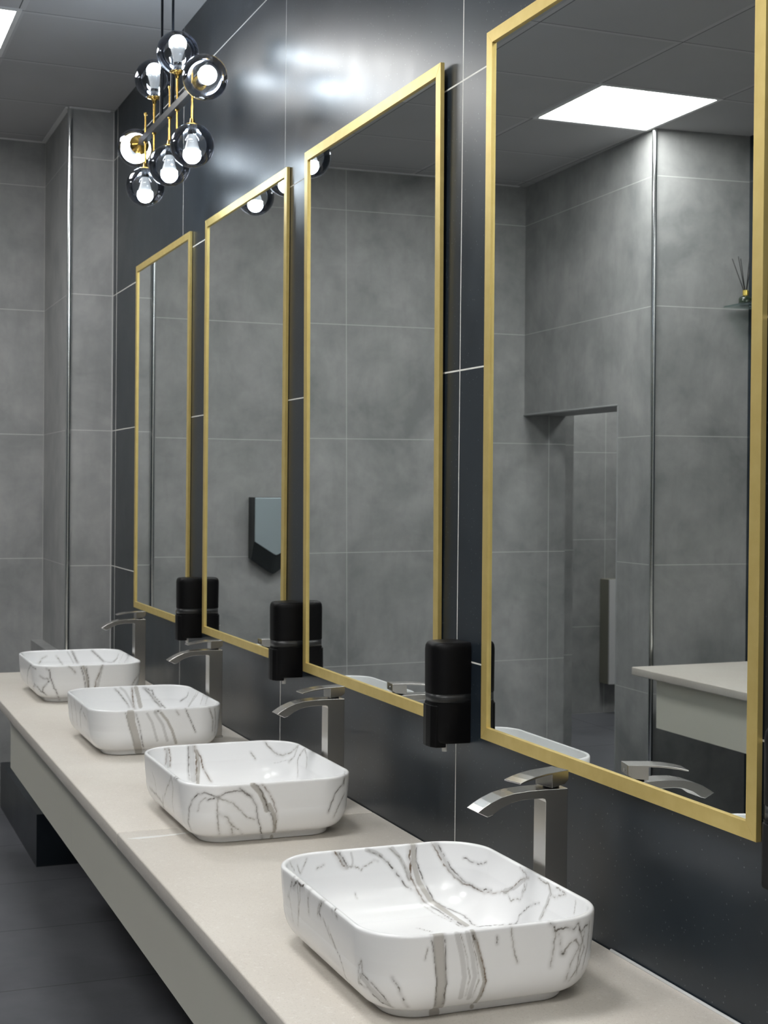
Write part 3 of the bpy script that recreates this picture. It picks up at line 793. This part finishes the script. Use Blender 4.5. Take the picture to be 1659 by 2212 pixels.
        ('g', 2.4, 0.15, [(-1949,492,1254),(-1945,422,1163),(-1940,362,1070),(-1934,306,978),(-1927,288,892),(-1918,287,805),(-1910,280,718),(-1905,253,634),(-1890,280,542)]),
        ('d', 2.4, 0.2, [(-1949,-792,1272),(-1944,-602,1148),(-1936,-394,1021),(-1931,-400,935),(-1922,-387,847),(-1913,-371,758),(-1908,-378,672),(-1898,-361,583)]),
        ('d', 2, 0.2, [(-1942,-1006,1112),(-1938,-1206,1047),(-1934,-1404,982)]),
        ('d', 2.2, 0.15, [(-337,2428,1277),(-274,2418,1206),(-211,2409,1135),(-149,2400,1065),(-86,2388,978),(-24,2378,891),(40,2370,804),(102,2343,690)]),
        ('s', 8, 0.05, [(-160,2432,1310),(-89,2424,1248),(-18,2416,1185),(44,2401,1072),(106,2385,959),(148,2377,871),(189,2366,783),(228,2345,696)]),
        ('r', 3.2, 0.15, [(210,2430,1295),(211,2416,1188),(212,2402,1080),(223,2387,975),(236,2377,869),(248,2363,763),(278,2325,639)]),
        ('b', 14, 0.05, [(332,2429,1290),(354,2417,1196),(376,2405,1103),(397,2392,1009),(420,2379,904),(443,2369,798),(462,2345,695)]),
        ('d', 2.4, 0.15, [(565,2427,1271),(660,2415,1180),(756,2403,1089),(808,2393,1013),(861,2382,936),(915,2376,859),(987,2368,791),(1057,2353,724),(1125,2326,658)]),
        ('d', 2.2, 0.2, [(630,2426,1268),(743,2421,1224),(856,2415,1179),(885,2398,1051),(949,2387,969),(1013,2378,887),(1077,2370,815),(1138,2351,745),(1197,2319,676),(1252,2273,610)]),
        ('s', 8, 0.05, [(629,2422,1237),(703,2413,1165),(778,2404,1093),(852,2394,1021),(915,2382,931),(980,2375,841),(1042,2360,751),(1101,2331,664)]),
        ('d', 2, 0.2, [(1844,1635,1177),(1809,1748,1003),(1750,1905,925),(1682,2024,852)]),
        ('s', 9, 0.05, [(1900,466,1349),(1852,586,1233),(1834,826,1098),(1820,1018,991),(1808,1222,881),(1794,1423,772)]),
        ('g', 2.2, 0.15, [(1881,641,1342),(1849,794,1212),(1831,1002,1074),(1818,1129,978),(1808,1269,879),(1796,1404,781)]),
        ('g', 2.4, 0.15, [(1896,-99,1348),(1855,-116,1257),(1841,-30,1151),(1827,53,1045)]),
        ('g', 2.4, 0.15, [(1870,-639,1331),(1852,-592,1230),(1838,-527,1127)]),
    ],
    'b4': [
        ('d', 2.6, 0.15, [(-1948,-1251,1232),(-1943,-957,1118),(-1935,-643,1001),(-1926,-512,883),(-1913,-353,761),(-1906,-231,643),(-1889,-169,534),(-1848,64,402)]),
        ('d', 2.4, 0.2, [(-1947,-1248,1219),(-1929,-1816,1233),(-1860,-2017,1203)]),
        ('d', 2.4, 0.15, [(-1541,-2381,1249),(-1446,-2431,1198),(-1436,-2430,1109),(-1426,-2428,1019),(-1415,-2426,930),(-1382,-2431,847),(-1349,-2433,765),(-1317,-2438,682),(-1283,-2439,600),(-1243,-2431,508),(-1199,-2407,414),(-1153,-2365,317),(-1100,-2266,201),(-1028,-2057,69)]),
        ('d', 2.2, 0.2, [(-1742,-2178,971),(-1640,-2276,890),(-1509,-2374,897),(-1466,-2383,778),(-1522,-2342,706),(-1578,-2296,633),(-1631,-2234,558),(-1634,-2158,399),(-1570,-2174,336),(-1503,-2169,270)]),
        ('d', 2.4, 0.2, [(-1852,-1343,413),(-1886,-1729,556),(-1881,-1838,659),(-1802,-2009,565),(-1739,-2076,482),(-1670,-2112,394),(-1587,-2181,364)]),
        ('g', 3, 0.2, [(-802,-2512,1327),(-729,-2519,1268),(-655,-2517,1209),(-558,-2510,1070)]),
        ('d', 2.4, 0.12, [(-361,-2519,1296),(-330,-2516,1196),(-299,-2511,1095),(-267,-2505,994),(-236,-2497,892),(-218,-2486,788),(-201,-2478,684),(-184,-2468,579),(-164,-2443,473)]),
        ('b', 10, 0.05, [(-272,-2519,1293),(-241,-2517,1207),(-210,-2513,1121),(-179,-2507,1035),(-148,-2502,949),(-137,-2493,855),(-125,-2483,760),(-115,-2477,666),(-103,-2466,572),(-90,-2444,475)]),
        ('d', 2.4, 0.12, [(-183,-2519,1281),(-159,-2516,1183),(-136,-2510,1084),(-111,-2504,985),(-87,-2496,886),(-81,-2486,784),(-75,-2478,681),(-69,-2468,579),(-60,-2443,474)]),
        ('r', 3, 0.12, [(413,-2518,1313),(374,-2517,1216),(335,-2513,1119),(297,-2507,1022),(264,-2501,943),(231,-2494,863),(198,-2486,784),(181,-2478,678),(164,-2466,573),(149,-2441,465)]),
        ('s', 10, 0.05, [(398,-2519,1275),(377,-2515,1174),(356,-2510,1073),(336,-2503,971),(315,-2495,870),(296,-2484,768),(275,-2477,667),(256,-2465,565),(239,-2439,461)]),
        ('g', 3, 0.15, [(1816,-2047,846),(1710,-2186,776),(1615,-2271,699),(1567,-2300,611),(1523,-2311,520)]),
        ('s', 8, 0.05, [(1805,-2031,656),(1743,-2110,572),(1691,-2141,482)]),
        ('g', 2.4, 0.15, [(-446,2408,1123),(-387,2397,1041),(-329,2385,959),(-269,2377,877),(-210,2368,794)]),
        ('s', 6, 0.05, [(-11,2427,1269),(52,2412,1158),(115,2397,1046),(167,2383,941),(220,2375,835)]),
        ('d', 2.4, 0.15, [(151,2430,1296),(192,2418,1200),(234,2405,1105),(275,2392,1009),(341,2380,919),(407,2374,828)]),
        ('d', 2.4, 0.15, [(246,2417,1196),(276,2400,1070),(307,2383,944),(342,2375,842)]),
        ('s', 6, 0.05, [(199,2429,1285),(230,2417,1193),(261,2405,1100),(292,2392,1008),(333,2380,921),(376,2375,833)]),
        ('d', 2.6, 0.15, [(929,2429,1287),(1004,2420,1217),(1079,2410,1147),(1152,2393,1077),(1225,2368,1003),(1295,2336,930),(1365,2301,857)]),
        ('s', 6, 0.05, [(978,2429,1286),(1053,2419,1213),(1127,2405,1141),(1200,2384,1070),(1283,2347,976),(1366,2303,883)]),
        ('s', 5, 0.08, [(1395,2286,851),(1483,2231,843),(1568,2160,838),(1648,2069,834),(1724,1961,926),(1794,1822,1021),(1838,1724,1187)]),
        ('g', 2.4, 0.15, [(1839,1727,1193),(1803,1788,1025),(1754,1904,945),(1699,1997,867)]),
        ('s', 5, 0.08, [(1862,887,1311),(1849,1030,1210),(1836,1173,1108),(1822,1314,1006)]),
        ('s', 5, 0.08, [(1863,-38,1317),(1849,149,1212),(1835,335,1107),(1821,520,1001)]),
        ('g', 2.4, 0.2, [(-1103,2373,858),(-1038,2385,955),(-973,2398,1051),(-890,2403,1088),(-807,2408,1125)]),
    ],
}
# tenths of a millimetre -> metres
VEINS = {k: [(a, w * 1e-3, m, [(x * 1e-4, y * 1e-4, z * 1e-4) for x, y, z in q]) for a, w, m, q in v] for k, v in VEINS.items()}
def chain_noise(pts, amp, rng, sub=4):
    """breaks a polyline into a jagged natural line"""
    P = np.array(pts, float)
    for _ in range(sub):
        L = np.linalg.norm(np.diff(P, axis=0), axis=1)
        if len(P) > 60:
            break
        mid = (P[:-1] + P[1:]) / 2 + rng.normal(0, 1, (len(P) - 1, 3)) * (np.minimum(L, 0.05)[:, None] * amp * 0.42)
        Q = np.empty((len(P) + len(mid), 3))
        Q[0::2], Q[1::2] = P, mid
        P = Q
    return P
def seg_dist(V, P):
    best = np.full(len(V), 9.0)
    par = np.zeros(len(V))
    n = len(P) - 1
    for i in range(n):
        a, d = P[i], P[i + 1] - P[i]
        L2 = max(d @ d, 1e-12)
        t = np.clip((V - a) @ d / L2, 0, 1)
        q = np.linalg.norm(V - a - t[:, None] * d, axis=1)
        m = q < best
        best[m] = q[m]
        par[m] = (i + t[m]) / n
    return best, par
TONES = {'d': (0.068, 0.053, 0.038), 'g': (0.33, 0.315, 0.29), 'b': (0.36, 0.335, 0.295), 's': (0.47, 0.465, 0.455), 'r': (0.13, 0.080, 0.040)}
def basin_mat():
    nt = NT('marble_look_ceramic')
    at = nt.n('ShaderNodeVertexColor', layer_name='veins')
    nt.set(color=at.outputs[0], rough=0.22, spec=0.5)
    return nt.m
M['basin'] = basin_mat()
def make_basin(x, y, label, key, nu, nv, nf, seed):
    t = thing('vessel_basin', label, 'basin', (x, y, ZC + 0.0012), 0, 'white vessel basins with marble veins')
    rings = basin_verts(nu, nv, nf)
    V = np.concatenate(rings)
    R = len(rings)
    i = np.arange(nu)
    j = (i + 1) % nu
    quads = np.concatenate([np.stack([k * nu + i, k * nu + j, (k + 1) * nu + j, (k + 1) * nu + i], 1) for k in range(R - 1)])
    me = D.meshes.new('bowl')
    me.vertices.add(len(V))
    me.vertices.foreach_set('co', V.astype(np.float32).ravel())
    nq = len(quads)
    me.loops.add(nq * 4 + 2 * nu)
    me.loops.foreach_set('vertex_index', np.concatenate([quads.ravel(), i[::-1], (R - 1) * nu + i]).astype(np.int32))
    me.polygons.add(nq + 2)
    me.polygons.foreach_set('loop_start', np.concatenate([np.arange(nq) * 4, [nq * 4, nq * 4 + nu]]).astype(np.int32))
    me.polygons.foreach_set('use_smooth', np.ones(nq + 2, dtype=bool))
    me.update(calc_edges=True)
    me.validate()
    # ceramic decal
    rng = np.random.default_rng(seed)
    col = np.tile(np.array([0.85, 0.855, 0.86]), (len(V), 1))
    for kind, width, amp, pts in VEINS.get(key, []):
        P = chain_noise(pts, amp, rng)
        lo, hi = P.min(0) - width - 0.004, P.max(0) + width + 0.004
        idx = np.nonzero(np.all((V > lo) & (V < hi), axis=1))[0]
        if not len(idx):
            continue
        d, par = seg_dist(V[idx], P)
        tone = np.array(TONES[kind])
        if kind in 'bs':
            k = np.clip((width / 2 - d) / 0.0012, 0, 1) * (0.72 if kind == 'b' else 0.55)
        else:
            prof = 0.45 + 0.55 * np.interp(par * 12 % 12, np.arange(13), rng.random(13))
            ww = width * 0.62 * prof * np.clip(np.minimum(par, 1 - par) * 10 + 0.3, 0, 1)
            k = np.clip((ww + 0.0006 - d) / 0.0008, 0, 1) * (0.35 + 0.65 * prof)
            halo = np.exp(-(d / (width * 1.9)) ** 2) * 0.28
            k = np.maximum(k, halo)
        k = k[:, None]
        col[idx] = col[idx] * (1 - k) + tone * k
    ca = me.color_attributes.new('veins', 'FLOAT_COLOR', 'POINT')
    ca.data.foreach_set('color', np.column_stack([col, np.ones(len(V))]).astype(np.float32).ravel())
    link('bowl', me, M['basin'], t)
    MB().lathe([(0, 0.001), (0.030, 0.001), (0.031, 0.004), (0.026, 0.0065), (0, 0.0085)], (0, 0, 0.0150), (0, 0, 1), 32).build('drain', M['chrome'], t, smooth=True, angle=40)
    return t
BAS = [(-0.323, 2.114, 'marble veined white vessel basin nearest the camera', 'b1', 1100, 250, 40, 3),
       (-0.3145, 3.212, 'marble veined white vessel basin, second from the camera', 'b2', 900, 200, 30, 5),
       (-0.317, 4.295, 'marble veined white vessel basin, third from the camera', 'b3', 640, 150, 20, 7),
       (-0.319, 5.380, 'farthest marble veined white vessel basin', 'b4', 520, 120, 16, 9)]
for q in BAS:
    make_basin(*q)

# ------------------------------------------------------------------ chandelier
XC, ZB = -0.20, 2.733
RG = 0.0655
def globe_parts(parent, name, center, d, cr=0.0275):
    """glass globe hung at center; d = unit vector from its fixing point towards the globe's centre"""
    c = Vector(center)
    d = Vector(d)
    a = c - d * RG                      # where the globe is fixed
    # two-walled glass sphere, open at the cap
    prof = []
    n = 24
    for k in range(n + 1):
        th = math.radians(14) + (math.pi - math.radians(14)) * k / n
        prof.append((max(RG * math.sin(th), 0) if k < n else 0, RG - RG * math.cos(th)))
    inner = []
    ri = RG - 0.0015
    for k in range(n + 1):
        th = math.radians(14) + (math.pi - math.radians(14)) * (n - k) / n
        inner.append((max(ri * math.sin(th), 0) if k > 0 else 0, RG - ri * math.cos(th)))
    g = MB().lathe(prof, a, d, 48).lathe(inner, a, d, 48).build(name, M['smoke_glass'], parent, smooth=True)
    # brass cup that grips the glass
    def sph(r):                          # height of the glass at radius r
        return RG - math.sqrt(RG * RG - r * r)
    cup = [(0, -0.014), (0.006, -0.014), (0.0075, -0.004)] + [(cr * f, sph(cr * f) - 0.0015) for f in (0.45, 0.7, 0.9)] + [(cr, sph(cr)), (cr * 0.96, sph(cr) + 0.001), (cr * 0.6, sph(cr * 0.6) + 0.001), (0, 0.001)]
    MB().lathe(cup, a, d, 32).build('brass_cup', M['brass'], g, smooth=True, angle=50)
    sock = [(0, 0.001), (0.0135, 0.001), (0.0135, 0.034), (0, 0.034)]
    MB().lathe(sock, a, d, 24).build('lamp_socket', M['black_plastic'], g, smooth=True, angle=50)
    neck = [(0, 0.034), (0.0125, 0.034), (0.014, 0.044), (0.018, 0.062), (0.0235, 0.080), (0.0235, 0.082), (0, 0.082)]
    MB().lathe(neck, a, d, 32).build('bulb_neck', M['white_plastic'], g, smooth=True, angle=50)
    dome = [(0, 0.082), (0.0255, 0.082)]
    for k in range(1, 11):
        th = math.pi / 2 * k / 10
        dome.append((0.027 * math.cos(th * 0.98) if k < 10 else 0, 0.092 + 0.027 * math.sin(th)))
    MB().lathe(dome, a, d, 32).build('bulb_dome', M['bulb'], g, smooth=True, angle=60)['label'] = 'glowing white bulb dome'
    return g
ch = thing('chandelier', 'black and brass linear chandelier with seven smoked glass globes hanging near the dark wall', 'chandelier', (XC, 4.52, ZB))
def loc(p):
    return (p[0], p[1] - 4.52, p[2])
b = MB().box(-0.011, 0.011, 4.140 - 4.52, 4.900 - 4.52, -0.011, 0.011, 0.0008)
b.build('bar', M['black_metal'], ch)
for y in (4.455, 4.605):
    MB().tube(loc((0, y, 0.0)), loc((0, y, H - ZB - 0.004)), 0.0042).tube(loc((0, y, 0.0)), loc((0, y, 0.17)), 0.0062).build('hanging_rod', M['black_metal'], ch, smooth=True, angle=50)
MB().box(-0.035, 0.035, 4.40 - 4.52, 4.66 - 4.52, H - ZB - 0.022, H - ZB, 0.002).build('ceiling_plate', M['black_metal'], ch)
DZ = 0.151
for y, s in ((4.199, -1), (4.389, 1), (4.489, -1), (4.709, 1), (4.840, -1)):
    a = s * (DZ + 0.013)                # globe centre relative to the bar
    rod = MB().tube(loc((0, y, -s * 0.082)), loc((0, y, s * (DZ - RG + 0.002))), 0.0032).tube(loc((0, y, s * 0.045)), loc((0, y, s * (DZ - RG + 0.004))), 0.0042)
    rod.lathe([(0, 0), (0.0055, 0), (0.0055, 0.008), (0, 0.008)], loc((0, y, -s * 0.078)), (0, 0, -s), 16)
    rod.lathe([(0, 0), (0.0065, 0), (0.0065, 0.014), (0, 0.014)], loc((0, y, -0.016)), (0, 0, 1), 16)
    rod.build('brass_rod', M['brass'], ch, smooth=True, angle=50)
    globe_parts(ch, 'glass_globe', loc((0, y, a)), (0, 0, s), 0.026 if s > 0 else 0.019)
for y, s in ((4.054, -1), (4.991, 1)):
    globe_parts(ch, 'glass_globe', loc((0, y, 0.0)), (0, s, 0), 0.034 if s > 0 else 0.022)

# ------------------------------------------------------------------ paper towel dispenser on the back wall
pt = thing('paper_towel_dispenser', 'steel fronted paper towel dispenser with pointed bottom on the back wall, reflected in a mirror', 'paper towel dispenser', (-0.973, YB, 1.2))
hw = 0.117
def pent(hw, top, side, apex):
    return [(-hw, top), (hw, top), (hw, side), (0.012, apex + 0.004), (0, apex), (-0.012, apex + 0.004), (-hw, side)]
back, front = pent(hw + 0.002, 0.305, -0.008, -0.085), pent(hw, 0.305, 0.078, 0.008)
mid = pent(hw, 0.305, -0.012, -0.088)
v, f = [], []
for P, yy in ((back, -0.0005), (mid, -0.045), (front, -0.094)):
    v += [(x, yy, z) for x, z in P]
n = 7
for L in range(2):
    for i in range(n):
        j = (i + 1) % n
        f.append((L * n + i, L * n + j, (L + 1) * n + j, (L + 1) * n + i))
f += [list(range(n)), [2 * n + i for i in range(n)]]
link('housing', mesh('housing', v, f), M['dark_gray_plastic'], pt)
MB().prism(pent(hw - 0.002, 0.303, 0.080, 0.011), -0.102, -0.0945, 0.002, axes=(0, 2, 1)).build('front_cover', M['steel_cover'], pt)['label'] = 'light steel front cover'

# ------------------------------------------------------------------ box in the corridor
bx = thing('wall_cabinet', 'narrow pale box hung on the corridor wall beyond the doorway', 'cabinet', (-4.0, 8.65, 0.21))
MB().box(-0.16, 0.16, -0.115, -0.0005, 0, 0.72, 0.003).build('cabinet_body', M['olive_box'], bx)
MB().box(-0.16, 0.16, -0.130, -0.1155, 0.0, 0.72, 0.002).build('cabinet_front', M['box_front'], bx)['label'] = 'pale front panel'

# ------------------------------------------------------------------ glass shelf and reed diffuser
sh = MB().box(XD + 0.001, -2.735, 5.44, 5.66, 2.402, 2.410, 0.001).build('glass_shelf', M['shelf_glass'])
tag(sh, 'small glass corner shelf holding the reed diffuser, seen in the nearest mirror', 'shelf')
rd = thing('reed_diffuser', 'small reed diffuser with black sticks and gold cap on the glass corner shelf', 'reed diffuser', (-2.815, 5.60, 2.410))
MB().lathe([(0, 0), (0.030, 0), (0.032, 0.003), (0.032, 0.032), (0.026, 0.040), (0.012, 0.044), (0.012, 0.048), (0, 0.048)], (0, 0, 0), (0, 0, 1), 24).build('bottle', M['bottle_glass'], rd, smooth=True, angle=50)
MB().lathe([(0, 0.046), (0.0145, 0.046), (0.0145, 0.070), (0.006, 0.070), (0, 0.066)], (0, 0, 0), (0, 0, 1), 24).build('cap', M['gold_cap'], rd, smooth=True, angle=50)
for dx, dy, h in ((0.070, 0.01, 0.215), (0.058, -0.02, 0.222), (0.016, 0.02, 0.22), (-0.012, -0.01, 0.222), (-0.03, 0.0, 0.215)):
    MB().tube((dx * 0.04, dy * 0.04, 0.05), (dx, dy, h), 0.0019, 8).build('reed', M['reed'], rd, smooth=True)
